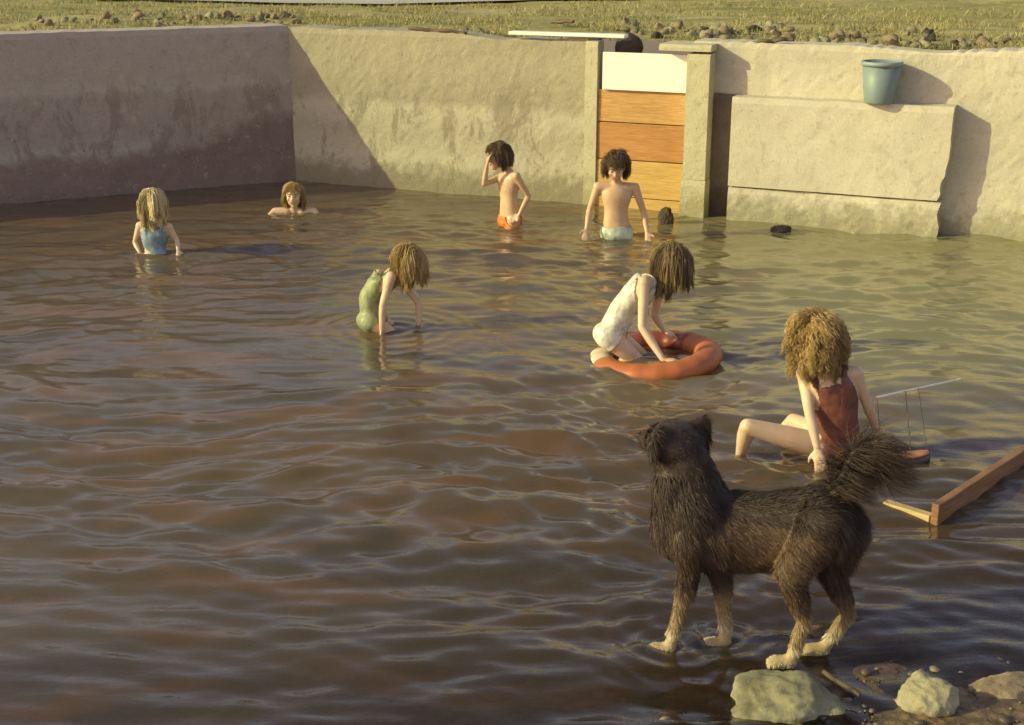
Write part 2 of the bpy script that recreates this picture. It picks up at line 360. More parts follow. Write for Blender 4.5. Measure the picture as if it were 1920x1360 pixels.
m2 = t.n('MixShader'); t.l(t.math('MINIMUM', t.math('MULTIPLY', fr.outputs[0], 1.45), 1.0), m2.inputs[0])
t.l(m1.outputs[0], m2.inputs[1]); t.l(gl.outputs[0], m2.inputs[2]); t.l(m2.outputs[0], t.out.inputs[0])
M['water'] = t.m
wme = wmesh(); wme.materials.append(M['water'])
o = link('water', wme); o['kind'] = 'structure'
# ------------------------------------------------------------- walls
C0 = Vector((-1.99, 12.2, 0)); B = Vector((.9207, -.3903, 0)); NB = Vector((-.3903, -.9207, 0))
LD = Vector((-.903, -.43, 0)).normalized(); NL = Vector((-LD.y, LD.x, 0)); NL = NL if NL.y < 0 else -NL
WH = 1.37; UP = Vector((0, 0, 1))
def wt(u, v, off=0):                  # (t, height) on the back wall's plane moved out by off, at photo pixel u, v
    r = ray(u, v); o0 = C0+NB*off; c = Vector((0, 0, CAMH)); k = (o0-c).dot(NB)/r.dot(NB); p = c+r*k
    return (p-o0).dot(B), p.z
def slab(name, t0, t1, z0, z1, off, thick, mat, parent, amp=.010, res=.045, org=C0, d=B, nrm=NB, prof0=None, prof1=None, top=None, seed=0):
    """solid slab of wall with an uneven front; prof0/prof1 give its left/right edge at a height"""
    nxx = max(2, int((t1-t0)/res)); nz = max(2, int((z1-z0)/res)); mb = MB(); fr_, bk = [], []
    for j in range(nz+1):
        z = z0+(z1-z0)*j/nz; a = prof0(z) if prof0 else t0; b = prof1(z) if prof1 else t1
        for i in range(nxx+1):
            tt = a+(b-a)*i/nxx; p = org+d*tt; zz = z
            if j == nz: zz = z + (top(tt) if top else .006*noise.noise(Vector((tt*5, seed, 0))))
            nn = amp*(noise.noise(Vector((tt*1.8, z*1.8, seed)))+.6*noise.noise(Vector((tt*7, z*7, seed+4)))+.35*noise.noise(Vector((tt*19, z*19, seed+9))))
            if j == nz: nn -= .012
            fr_.append(p+nrm*(off+nn)+UP*zz); bk.append(p+nrm*(off-thick)+UP*(zz-(0)))
    n = nxx+1; k = len(fr_)
    fs = [(j*n+i, j*n+i+1, (j+1)*n+i+1, (j+1)*n+i) for j in range(nz) for i in range(nxx)]
    fs += [(k+j*n+i, k+(j+1)*n+i, k+(j+1)*n+i+1, k+j*n+i+1) for j in range(nz) for i in range(nxx)]
    for i in range(nxx): fs += [(nz*n+i, nz*n+i+1, k+nz*n+i+1, k+nz*n+i), (i, k+i, k+i+1, i+1)]
    for j in range(nz): fs += [(j*n, (j+1)*n, k+(j+1)*n, k+j*n), (j*n+nxx, k+j*n+nxx, k+(j+1)*n+nxx, (j+1)*n+nxx)]
    mb.add(fr_+bk, fs); me = mb.mesh(name, mat)
    if parent is not None: shift(me, parent.location)
    o = link(name, me, parent); return o
bw = thing('pool_wall', 'long pale concrete sea wall behind the bathers, stained, with lit face', 'wall', C0)
tg0 = wt(1098, 300)[0]; tg1 = wt(1292, 300)[0]; tp1 = wt(1323, 300, .18)[0]
def ragtop(tt):
    z = .008*noise.noise(Vector((tt*3, 1, 0)))+.012*noise.noise(Vector((tt*21, 1, 0)))
    for c, w, dp in ((2.05, .28, .045), (2.5, .2, .03), (5.55, .3, .03)):
        z -= dp*math.exp(-((tt-c)/w)**2)
    return z
slab('wall_face', 0, tg0, -.9, WH, 0, .35, M['wall'], bw, top=ragtop, seed=1)
slab('wall_face', tg1+.0, 9.0, -.9, WH-.005, 0, .35, M['wall_white'], bw, top=ragtop, seed=2)['label'] = 'whiter right stretch of the wall'
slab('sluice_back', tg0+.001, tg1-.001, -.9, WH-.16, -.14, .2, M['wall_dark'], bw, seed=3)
lw = thing('pool_wall', 'dark shaded concrete wall on the left with drip stains', 'wall', C0+Vector((0, 0, 0)))
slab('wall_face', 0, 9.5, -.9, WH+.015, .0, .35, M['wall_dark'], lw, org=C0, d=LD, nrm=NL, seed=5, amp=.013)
# proud limewashed block with broken right end
tb0 = wt(1367, 300, .18)[0]; tb1 = wt(1784, 250, .18)[0]; tb2 = wt(1757, 372, .18)[0]
blk = thing('wall_buttress', 'white limewashed concrete ledge block with broken right end under the bucket', 'ledge', C0+B*tb0)
def pr1(z):
    e = .018*noise.noise(Vector((z*14, 0, 5)))
    if z > .60: return tb1 + e*.4
    return tb1 + (tb2-tb1)*((.60-z)/.33) + e*1.3
slab('upper_block', tb0, tb1, .275, .968, .18, .178, M['wall_white'], blk, prof1=pr1, seed=7, amp=.004)
def pr2(z): return tb2+.02 + .02*noise.noise(Vector((z*9, 3, 5)))
slab('lower_block', tb0, tb2, -.9, .262, .165, .163, M['wall_white'], blk, prof1=pr2, seed=9, amp=.016)
# concrete pier + left post + cap
pier = thing('concrete_pier', 'pale square concrete pier standing right of the orange sluice boards', 'pier', C0+B*tg1)
slab('shaft', tg1, tp1, .302, WH-.09, .18, .178, M['pier'], pier, seed=11, amp=.005)
slab('footing', tg1-.012, tp1+.004, -.9, .30, .19, .188, M['pier'], pier, seed=12, amp=.006)
tcap0 = wt(1236, 90, .18)[0]
slab('slot_shade_panel', tp1+.003, tb0-.003, -.9, .97, .03, .028, M['slot_shade'], pier, seed=14, amp=.004)  # panel added in the slot, its shade put into the colour
slab('cap', tcap0, tp1+.006, WH-.07, WH-.02, .188, .38, M['pier'], pier, seed=13, amp=.004)
tl0 = tg0+.002; tl1 = wt(1117, 300, .05)[0]
gp = thing('gate_post', 'narrow pale timber post at the left edge of the sluice boards', 'post', C0+B*tl0)
slab('post_face', tl0, tl1, -.9, WH-.03, .055, .15, M['pier'], gp, seed=15, amp=.004)
# sluice gate: planks
gate = thing('sluice_gate', 'orange plank sluice gate topped with a bright white board', 'gate', C0+B*tl1)
zz = [wt(1200, v, .03)[1] for v in (170, 232, 302, 372, 440)]
zz[-1] = -.5
mats = ['plank_a', 'plank_b', 'plank_c', 'plank_c']
for k in range(4):
    mb = MB(); z1, z0 = zz[k]-.004, zz[k+1]+.003
    ta, tb_ = tl1+.002, tg1-.014
    mb.box(C0+B*(ta+tb_)/2+NB*(.015+.003*(k % 3))+UP*(z0+z1)/2, B, NB, UP, ((tb_-ta)/2, .018, (z1-z0)/2))
    part('plank', mb, M[mats[k]], gate, bev=.004)
mb = MB(); w0, w1 = wt(1130, 130, .06)[0], wt(1299, 130, .06)[0]; h0, h1 = wt(1200, 171, .06)[1], wt(1200, 100, .06)[1]
w1 = min(w1, tg1-.004)
mb.box(C0+B*(w0+w1)/2+NB*.052+UP*(h0+h1)/2, B, NB, UP, ((w1-w0)/2, .014, (h1-h0)/2)); part('white_board', mb, M['whiteboard'], gate, bev=.003)
# long white plank on the wall top
mb = MB(); a, b_ = wt(962, 70, -.05), wt(1178, 76, -.05)
mb.box(C0+B*(a[0]+b_[0])/2+NB*.0+UP*(WH+.016), B, NB, UP, ((b_[0]-a[0])/2, .05, .014))
o = link('white_plank', shift(mb.mesh('white_plank', M['whiteboard']), C0+B*a[0]+UP*WH)); o.location = C0+B*a[0]+UP*WH; bevel(o, .004)
tag(o, 'long narrow white plank lying on top of the wall left of the gate', 'plank')
# ------------------------------------------------------------- field behind the walls
def yline(x): 
    if x >= C0.x: return C0.y + (x-C0.x)*B.y/B.x
    return C0.y + (C0.x-x)*LD.y/(-LD.x)
xs = sorted(set(list(np.linspace(-11, 8, 150)) + [-400, -200, -100, -50, -25, -15, 12, 20, 40, 80, 160, 400]))
vs, n = [], len(xs); dl = [0, .1, .2, .35, .5, .7, .9, 1.1, 1.4, 1.7, 2.0, 2.4, 2.8, 3.2, 3.7, 4.3, 5, 6, 8, 11, 16, 25, 40, 70, 130, 250, 500]
def fieldz(x, y, d):
    z = WH-.03+.03*d if d < 1 else WH + .01*(d-1)
    if d > 3.2: z += .035*(d-3.2)
    return z + .03*noise.noise(Vector((x*1.7, y*1.7, 0)))*min(1, d*3) + (.012*noise.noise(Vector((x*8, y*8, 0))) if d < 8 else 0) 
for d in dl:
    for x in xs:
        xc = min(max(x, -11), 8); y = yline(xc)+.30+d; vs.append((x, y, fieldz(x, y, d)))
fs = [(j*n+i, j*n+i+1, (j+1)*n+i+1, (j+1)*n+i) for j in range(len(dl)-1) for i in range(n-1)]
mb = MB(); mb.add(vs, fs); o = link('field', mb.mesh('field', M['field'], True)); o['kind'] = 'structure'
# pale track across the field
mb = MB(); vs = []
for i in range(60):
    x = -30+i*1.1
    for w in (0, .5, 1.2, 2.4):
        xc = min(max(x, -11), 8); yb = 15.4 - .05*(x) + .15*math.sin(x*.6); y = yb+w; d = y-.30-yline(xc)
        vs.append((x, y, fieldz(x, y, d)+.03))
mb.add(vs, [(i*4+j, (i+1)*4+j, (i+1)*4+j+1, i*4+j+1) for i in range(59) for j in range(3)])
o = link('gravel_track', mb.mesh('gravel_track', M['track'], True)); o['kind'] = 'structure'
# grass tufts
def blades(pts, h, w, lean=.5):
    N = len(pts); base = np.array(pts); a = rng.uniform(0, 2*math.pi, N); hh = h*rng.uniform(.5, 1.3, N)
    side = np.stack([np.cos(a), np.sin(a), np.zeros(N)], 1)*(w*rng.uniform(.6, 1.3, N))[:, None]
    ln = np.stack([rng.normal(0, lean, N), rng.normal(0, lean, N), np.ones(N)], 1)*hh[:, None]
    V = np.stack([base-side, base+side, base+ln*.55+side*.6, base+ln*.55-side*.6, base+ln*np.array([1.5, 1.5, .95])], 1).reshape(-1, 3)
    F = []
    for i in range(N): k = i*5; F += [(k, k+1, k+2, k+3), (k+3, k+2, k+4)]
    return V, F, np.repeat(rng.uniform(0, 1, N), 5)
def tonemesh(name, V, F, T, mat, smooth=False):
    me = bpy.data.meshes.new(name); me.from_pydata(np.asarray(V).tolist(), [], F); me.update(); me.materials.append(mat)
    at = me.attributes.new('tone', 'FLOAT', 'POINT'); at.data.foreach_set('value', np.asarray(T, np.float32))
    if smooth: me.polygons.foreach_set('use_smooth', [True]*len(me.polygons))
    return me
pts = []
while len(pts) < 26000:
    x = random.uniform(-7, 6); d = random.random()**1.6*4.2
    if noise.noise(Vector((x*1.5, d*1.5, 8))) < -.15 + .25*random.random()-.1: continue
    y = yline(x)+.28+d; pts.append((x, y, fieldz(x, y, d)-.01))
V, F, T = blades(pts, .055, .004)
tag(link('grass', tonemesh('grass', V, F, T, M['grass'])), 'short dry yellow green grass along the top of the wall', 'grass', kind='stuff')
# ------------------------------------------------------------- stones
def rockmesh(name, mat, seed, sc=(1, .8, .65), sub_=3, rough=.28):
    import bmesh
    bm = bmesh.new(); bmesh.ops.create_icosphere(bm, subdivisions=sub_, radius=1)
    for v in bm.verts:
        p = v.co.copy(); k = 1+rough*noise.noise(p*1.1+Vector((seed*3.1, 0, 0)))*1.6+rough*.55*noise.noise(p*3+Vector((0, seed, 0)))+rough*.3*noise.noise(p*7+Vector((0, seed, 0)))
        q = p*k; q = Vector((q.x*sc[0], q.y*sc[1], q.z*sc[2]))
        v.co = q
    me = bpy.data.meshes.new(name); bm.to_mesh(me); bm.free(); me.materials.append(mat)
    me.polygons.foreach_set('use_smooth', [True]*len(me.polygons)); return me
rk = [rockmesh('stone', M[m], i, (1, random.uniform(.7, .95), random.uniform(.55, .9)), 2, .45) for i, m in enumerate(['rock_brown', 'rock_pale', 'rock_brown', 'rock_cream', 'rock_brown', 'rock_dark', 'rock_pale'])]
def scatter(u0, v0, u1, v1, spread, cnt, label, group):
    for i in range(cnt):
        km = random.randrange(len(rk)); f = random.random(); u = u0+(u1-u0)*f; v = v0+(v1-v0)*f+random.gauss(0, spread)
        p = onz(u, v, WH+.01); d = p.y-.30-yline(p.x)
        if d < .04: p.y += .06-d; d = .06
        o = bpy.data.objects.new('stone', rk[km]); COL.objects.link(o); si = random.randrange(5); s = (.012, .018, .022, .03, .036)[si]*1.35
        o.location = (p.x, p.y, fieldz(p.x, p.y, d)+s*.35); o.scale = (s*random.uniform(.8, 1.4), s, s*random.uniform(.7, 1.5))
        o.rotation_euler = (random.uniform(-.5, .5), random.uniform(-.5, .5), random.uniform(0, 6.3)); szw = 'larger' if si > 3 else 'small'; cw = ('brown', 'mossy pale', 'brown', 'cream', 'brown', 'dark', 'mossy pale')[km]; tag(o, szw+' '+cw+' '+label, 'stone', szw+' '+cw+' '+group)
scatter(40, 42, 230, 40, 3, 14, 'stone in the grass at the far left wall top', 'stones on the grass at the far left')
scatter(240, 38, 560, 34, 4, 48, 'stone in the rubble row above the dark left wall', 'stones above the dark wall')
scatter(860, 62, 955, 66, 2, 9, 'stone on the wall top left of the white plank', 'stones left of the white plank')
scatter(1150, 52, 1420, 66, 5, 48, 'stone in the rubble row behind the sluice gate', 'stones behind the sluice gate')
scatter(1400, 64, 1730, 78, 7, 80, 'stone in the rubble row above the bucket', 'stones above the bucket')
scatter(1720, 78, 1905, 92, 8, 46, 'stone in the rubble at the right end of the wall', 'stones at the right end of the wall')
def bigrock(name, label, u, v, z, sc, mat, seed, rot=0, cat='rock', par=None, rough=.22):
    p = onz(u, v, z); o = link(name, rockmesh(name, mat, seed, sc, 5, rough), None, p); o.rotation_euler.z = rot; tag(o, label, cat); return o
bigrock('rock', 'large pale mossy rock at the water edge below the hind paws of the dog', 1470, 1325, -.02, (.175, .13, .085), M['rock_pale'], 21)
bigrock('rock', 'rounded cream rock in the bottom right corner', 1740, 1318, -.005, (.092, .085, .075), M['rock_cream'], 24, .4)
bigrock('rock', 'flat brown grey rock right of the rounded cream rock', 1885, 1305, -.03, (.14, .10, .05), M['rock_brown'], 27, .2)
bigrock('rock', 'yellowish submerged rock in the shallow water left of centre', 690, 1165, -.17, (.30, .16, .085), M['rock_cream'], 31)
bigrock('rock', 'yellowish submerged rock in the bottom left corner', 190, 1320, -.18, (.30, .18, .07), M['rock_cream'], 33)
bigrock('rock', 'dark pointed lump in place of a dark hole below the orange planks', 1249, 412, .03, (.055, .05, .10), M['rock_dark'], 35)  # lump modelled where there is a dark hole at the gate foot
bigrock('rock', 'dark round stone in the water before the white ledge', 1464, 432, .0, (.075, .06, .04), M['rock_dark'], 37)
p = C0+B*wt(1172, 95, -.1)[0]+NB*-.20+UP*(WH-.10)
o = link('rock', rockmesh('rock', M['rock_dark'], 41, (.115, .09, .13), 4, .08), None, p); tag(o, 'dark rounded boulder showing above the white board of the gate', 'rock')
# pebbles (stuff)
base = rockmesh('tmp', M['pebble'], 3, (1, .8, .55), 1, .3); bv = np.array([v.co[:] for v in base.vertices]); bf = [tuple(p.vertices) for p in base.polygons]
V, F, T = [], [], []
for i in range(5000):
    x = random.uniform(-1.6, 2.6); y = random.uniform(2.9, 5.2)
    s = (x-SH0.x)*SHN.x+(y-SH0.y)*SHN.y
    if s > .1 and random.random() < min(.9, (s+.1)*1.2): continue
    r = .005+.020*random.random()**5; a = random.uniform(0, 6.3); ca, sa = math.cos(a), math.sin(a)
    q = bv*r*np.array([random.uniform(.8, 1.4), 1, 1]); q = q @ np.array([[ca, sa, 0], [-sa, ca, 0], [0, 0, 1]]) + np.array([x, y, bed(x, y)+r*.25])
    k = len(V)*len(bv); V.append(q); F += [tuple(j+k for j in f) for f in bf]; T += [.75*random.random()**1.6+(.25 if random.random() < .03 else 0)]*len(bv)
tag(link('pebbles', tonemesh('pebbles', np.concatenate(V), F, T, M['pebble'], True)), 'brown wet pebbles along the shallow edge of the pool', 'pebbles', kind='stuff')
# driftwood stick by the rocks, and one on the wall
def stick(label, p, q, r, mat, name='driftwood'):
    mb = MB(); p, q = Vector(p), Vector(q); n = 7; prev = None
    pts = [p.lerp(q, i/n)+Vector((0, 0, .25*r*math.sin(i*1.7)))+Vector((0, r*.8*math.cos(i*2.1), 0)) for i in range(n+1)]
    secs = [(c, (q-p).cross(UP), UP, r*(1-.5*abs(i/n-.4)), r*(.8-.3*abs(i/n-.4))) for i, c in enumerate(pts)]
    mb.loft(secs, 8, 2); o = link(name, shift(mb.mesh(name, mat, True), p), None, p); tag(o, label, 'stick'); return o
stick('dark wet stick lying between the two pale rocks', onz(1545, 1262, .035), onz(1612, 1302, .03), .010, M['drift'])
a, b_ = wt(1418, 97, .03), wt(1484, 92, .03)
stick('dark driftwood piece lying on the wall edge right of the pier', C0+B*a[0]+UP*(WH+.005)-NB*.02, C0+B*b_[0]+UP*(WH+.03)-NB*.03, .020, M['drift'])
a, b_ = wt(762, 60, 0), wt(872, 62, 0)
stick('long dark bar standing in for a shaded crack in the wall top', C0+B*a[0]+UP*(WH+.02)-NB*.04, C0+B*b_[0]+UP*(WH+.0)-NB*.03, .022, M['drift'])  # dark bar drawn where the wall top only has a shaded crack
a = onz(1035, 42, WH+.03)
stick('weathered branch lying in the grass behind the white plank', a, onz(1075, 40, WH+.06), .022, M['drift'])
# ------------------------------------------------------------- bucket
pb = C0+B*wt(1648, 190, .158)[0]+NB*.160+UP*.972
bk = thing('bucket', 'blue grey plastic bucket standing on the white ledge', 'bucket', pb)
def lathe(mb, c, prof, n=32):
    vs = [(c[0]+r*math.cos(2*math.pi*i/n), c[1]+r*math.sin(2*math.pi*i/n), c[2]+z) for r, z in prof for i in range(n)]
    mb.add(vs, [(j*n+i, j*n+(i+1)%n, (j+1)*n+(i+1)%n, (j+1)*n+i) for j in range(len(prof)-1) for i in range(n)])
mb = MB(); lathe(mb, pb, [(.001, 0), (.105, 0), (.110, .01), (.142, .30), (.137, .30), (.105, .014), (.001, .012)]); part('shell', mb, M['bucket'], bk, True)
mb = MB(); lathe(mb, pb, [(.1425, .275), (.152, .275), (.154, .29), (.150, .305), (.138, .305), (.1375, .300)]); part('rim', mb, M['bucket_in'], bk, True)
mb = MB(); prev = None
for i in range(15):
    a = math.pi*i/14; q = pb+Vector((math.cos(a)*.150, 0, .29))+Vector((0, -math.sin(a)*.145, -math.sin(a)*.03+.012))
    if prev is not None: mb.capsule(prev, .004, q, .004, 6)
    prev = q
part('handle', mb, M['metal'], bk, True)
# ------------------------------------------------------------- people
def frame(up, fwd):
    up = Vector(up).normalized(); f = Vector(fwd); f = (f-up*f.dot(up)).normalized(); r = f.cross(up)
    return r, f, up
def strands(c, R3, rad, n, L, seed, curl=.25, grav=Vector((0, 0, -1)), lift=.1, wid=.0014, face=.30, thick=1.05, hemi=-.35, wave=0, fringe=.6):
    """guide locks that run down over the skull and hang, with fine hairs gathered round each; plus a close scalp layer"""
    rs = np.random.default_rng(seed); V, F, T = [], [], []; seg = 7 if not wave else 11; inv = R3.transposed()
    def ok(d): return not ((d.y > face and d.z < .50) or (d.z < hemi and d.y > -.05) or d.z < -.62)
    def onskull(d, k=1.0): return c + R3 @ Vector((d.x*rad[0]*k, d.y*rad[1]*k, d.z*rad[2]*k))
    guides = []
    while len(guides) < 110:
        d = Vector(rs.normal(size=3)).normalized()
        if not ok(d): continue
        q = onskull(d, 1.0); nrm = (R3 @ Vector((d.x/rad[0], d.y/rad[1], d.z/rad[2]))).normalized()
        down = (grav + R3 @ Vector((.35*d.x, -.25 if d.y < .25 else .35, 0))); tg = down-nrm*down.dot(nrm)
        dr = (tg.normalized()+nrm*lift+Vector(rs.normal(size=3))*curl*.5).normalized() if tg.length > .05 else (R3 @ Vector((d.x, d.y, 0))).normalized()
        ln = L*rs.uniform(.78, 1.08)*(1 if d.y < .25 else fringe); step = ln/seg; pts = [q]; kk = rs.uniform(1.0, 1.0+(thick-1)*1.6)
        for k in range(seg):
            dr = (dr*.60+grav*.40+Vector(rs.normal(size=3))*curl*.22).normalized(); q = pts[-1]+dr*step
            l = inv @ (q-c); e = Vector((l.x/rad[0], l.y/rad[1], l.z/rad[2])); m = e.length
            if 1e-5 < m < kk+.02:
                e = e*((kk+.02)/m); q = c+R3 @ Vector((e.x*rad[0], e.y*rad[1], e.z*rad[2])); dr = (q-pts[-1]).normalized()
            pts.append(q)
        guides.append((d, nrm, pts, rs.normal(.5, .2), rs.uniform(0, 6.3)))
    per = n//len(guides)
    for d, nrm, pts, tn, ph in guides:
        for _ in range(per):
            off = Vector(rs.normal(size=3))*(.010 if not wave else .015); off -= nrm*off.dot(nrm)*.7; w2 = rs.uniform(.85, 1.12); k0 = len(V); tone = min(1, max(0, tn+rs.normal(0, .14))); jit = Vector(rs.normal(size=3))*.004
            for k in range(seg+1):
                f = k/seg; q = pts[0].lerp(pts[k], w2 if k else 1)+off*(1.15-.75*f)+jit*math.sin(f*5)
                if wave: a = ph+k*1.5; q = q+Vector((math.cos(a), math.sin(a), .4*math.sin(a*.7)))*wave*min(1, k/2.5)
                d0 = (pts[min(k+1, seg)]-pts[max(k-1, 0)]).normalized(); a_ = d0.cross(nrm); a_ = a_.normalized() if a_.length > 1e-3 else Vector((1, 0, 0)); b = d0.cross(a_); w = wid*(1.1-.65*f)
                for i in range(3):
                    t_ = 2.094*i; V.append(tuple(q+a_*math.cos(t_)*w+b*math.sin(t_)*w)); T.append(tone)
            for k in range(seg):
                for i in range(3): F.append((k0+k*3+i, k0+k*3+(i+1) % 3, k0+(k+1)*3+(i+1) % 3, k0+(k+1)*3+i))
    k0 = len(V); nn_, mm = 40, 26; ids = {}
    for j in range(mm+1):
        for i in range(nn_):
            ph, t_ = math.pi*j/mm, 2*math.pi*i/nn_; d = Vector((math.sin(ph)*math.cos(t_), math.sin(ph)*math.sin(t_), math.cos(ph))); ids[(j, i)] = (len(V), ok(d))
            V.append(tuple(onskull(d, 1.01+.015*noise.noise(d*9)))); T.append(.28+.25*noise.noise(Vector((d.x*14, d.y*14, d.z*2))))
    for j in range(mm):
        for i in range(nn_):
            q4 = [ids[(j, i)], ids[(j+1, i)], ids[(j+1, (i+1) % nn_)], ids[(j, (i+1) % nn_)]]
            if all(x[1] for x in q4): F.append(tuple(x[0] for x in q4))
    return V, F, T
def person(label, J, s, skin, hairm, hairlen, garments, org, voxel=.007, group=None, hair_kw={}, hair_n=900, fwd_head=None, curlhands=True):
    """J: joint -> world Vector. s: size against a 1.25 m child."""
    P = thing('person', label, 'person', org, group); mb = MB()
    r_sh = (J['shR']-J['shL']).normalized(); r_hp = (J['hipR']-J['hipL']).normalized()
    pel = (J['hipL']+J['hipR'])/2; chest = J['chest']; neck = J['neck']
    spine_up = (chest-pel).normalized()
    f_sh = UP.cross(r_sh) if abs((neck-chest).normalized().dot(r_sh)) > .99 else (neck-pel).normalized().cross(r_sh)
    f_hp = spine_up.cross(r_hp)
    waist = J.get('waist', pel.lerp(chest, .5)); rm = (r_sh+r_hp).normalized(); fm = (f_sh+f_hp).normalized()
    shm = (J['shL']+J['shR'])/2
    up1 = (chest-waist).normalized()
    secs = [(pel-spine_up*.065*s, r_hp, f_hp, .045*s, .045*s), (pel-spine_up*.03*s, r_hp, f_hp, .098*s, .075*s), (pel+spine_up*.02*s, r_hp, f_hp, .105*s, .076*s),
            (waist, rm, fm, .088*s, .064*s), (waist.lerp(chest, .6), r_sh, f_sh, .104*s, .072*s), (chest, r_sh, f_sh, .116*s, .074*s),
            (chest.lerp(shm, .75)+f_sh*.0, r_sh, f_sh, .108*s, .062*s), (shm.lerp(neck, .35), r_sh, f_sh, .066*s, .046*s), (neck, r_sh, f_sh, .034*s, .036*s)]
    mb.loft(secs, 24, 4)
    for sd in 'LR':                                    # shoulder girdle, shoulder blades
        mb.capsule(shm.lerp(J['sh'+sd], .35), .040*s, J['sh'+sd], .036*s)
        sb = chest+(r_sh*(.055*s if sd == 'R' else -.055*s))-f_sh*.048*s+up1*.025*s
        mb.capsule(sb+up1*.03*s, .022*s, sb-up1*.03*s, .018*s)
    hc = J['head']; hr, hf, hu = frame(J.get('headup', hc-neck), J['headfwd']); R3 = Matrix((hr, hf, hu)).transposed()
    mb.capsule(neck-(hc-neck).normalized()*.03*s, .034*s, hc-hu*.05*s-hf*.01*s, .033*s)
    hs_ = .5*s+.5
    def H(x, y, z): return hc+R3 @ (Vector((x, y, z))*hs_)
    mb.ell(H(0, -.006, .018), R3, [k*hs_ for k in (.070, .086, .080)])
    mb.ell(H(0, .020, -.030), R3, [k*hs_ for k in (.054, .062, .066)])
    mb.capsule(H(0, .055, -.085), .016*hs_, H(0, .035, -.082), .026*hs_)          # chin
    mb.capsule(H(0, .080, .006), .0075*hs_, H(0, .094, -.024), .011*hs_)          # nose
    mb.capsule(H(-.03, .073, .021), .010*hs_, H(.03, .073, .021), .010*hs_)       # brow
    for sx in (-1, 1):
        mb.capsule(H(sx*.034, .058, -.022), .020*hs_, H(sx*.030, .050, -.03), .020*hs_)   # cheek
        mb.capsule(H(sx*.072, -.004, .008), .013*hs_, H(sx*.069, .002, -.022), .009*hs_, flat=.5, fdir=hr)
    for sd, sg in (('L', -1), ('R', 1)):
        sh, el, wr = J['sh'+sd], J['el'+sd], J['wr'+sd]
        mb.capsule(sh, .034*s, sh.lerp(el, .45), .029*s); mb.capsule(sh.lerp(el, .45), .029*s, el, .0235*s)
        mb.capsule(el, .0235*s, el.lerp(wr, .35), .0245*s); mb.capsule(el.lerp(wr, .35), .0245*s, wr, .0165*s)
        hd = J.get('hand'+sd, (wr-el)).normalized(); pn = J.get('palm'+sd, f_sh); pn = (pn-hd*pn.dot(hd)); pn = pn.normalized() if pn.length > 1e-3 else Vector((0, 1, 0)); ps = hd.cross(pn)*sg
        kn = wr+hd*.062*s; mb.capsule(wr, .0165*s, kn-hd*.012*s, .026*s, flat=.48, fdir=pn)
        for q in range(4):
            ln = (.046, .054, .050, .040)[q]*s; b0 = kn+ps*((q-1.5)*.0125*s)*-1; sp = (q-1.5)*-.10
            d1 = (hd+ps*sp+pn*.18).normalized(); d2 = (hd+ps*sp+pn*.65).normalized()
            m_ = b0+d1*ln*.5; e_ = m_+d2*ln*.5
            mb.capsule(b0-hd*.015*s, .0078*s, m_, .0070*s, 8); mb.capsule(m_, .0070*s, e_, .0060*s, 8)
        tb = wr+hd*.02*s+ps*.014*s; tm = tb+(hd*.6+ps*.8+pn*.2).normalized()*.030*s; te = tm+(hd*.9+ps*.35+pn*.3).normalized()*.024*s
        mb.capsule(tb, .0095*s, tm, .0085*s, 8); mb.capsule(tm, .0085*s, te, .0068*s, 8)
        hp, kn_, an = J['hip'+sd], J['kn'+sd], J['an'+sd]
        mb.capsule(hp, .058*s, hp.lerp(kn_, .5), .050*s); mb.capsule(hp.lerp(kn_, .5), .050*s, kn_, .036*s)
        mb.capsule(kn_, .036*s, kn_.lerp(an, .3), .038*s); mb.capsule(kn_.lerp(an, .3), .038*s, an, .022*s)
        td = J.get('toe'+sd, Vector((0, -1, 0))).normalized(); mb.capsule(an-UP*.02*s-td*.02*s, .024*s, an+td*.12*s-UP*.035*s, .018*s)
        mb.capsule(hp-r_hp*.0, .062*s, pel-f_hp*.03*s+(r_hp*sg*.045*s), .058*s)
    me = remesh(mb, voxel, 5); me.materials.append(skin)
    # swimwear cut from the body surface and pushed outwards
    co = np.empty(len(me.vertices)*3); me.vertices.foreach_get('co', co); co = co.reshape(-1, 3)
    no = np.empty(len(me.vertices)*3); me.vertices.foreach_get('normal', no); no = no.reshape(-1, 3)
    ctx = dict(pel=pel, chest=chest, neck=neck, waist=waist, r=r_hp, rs=r_sh, f=f_hp, fs=f_sh, up=spine_up, J=J, s=s)
    for gname, gm, fn, off in garments:
        keep = np.array([fn(Vector(p), ctx) for p in co]); mb2 = MB(); mp = {}; fs = []
        for p in me.polygons:
            ids = list(p.vertices)
            if all(keep[i] for i in ids): fs.append(ids)
        par = {}
        def find(a):
            while par.setdefault(a, a) != a: par[a] = par[par[a]]; a = par[a]
            return a
        for f in fs:
            for q in f[1:]: par[find(f[0])] = find(q)
        cnt = {}
        for f in fs: k_ = find(f[0]); cnt[k_] = cnt.get(k_, 0)+1
        big = max(cnt, key=cnt.get); fs = [f for f in fs if find(f[0]) == big]
        used = sorted({i for f in fs for i in f}); mp = {i: k for k, i in enumerate(used)}
        wr_ = [off*(1+.2*noise.noise(Vector(co[i])*22)) for i in used]
        mb2.add([co[i]+no[i]*w for i, w in zip(used, wr_)], [[mp[i] for i in f] for f in fs])
        gme = shift(mb2.mesh(gname, gm, True), org); go = link(gname, gme, P)
        so_ = go.modifiers.new('solid', 'SOLIDIFY'); so_.thickness = off*.8; so_.offset = -1
    link('body', shift(me, org), P)
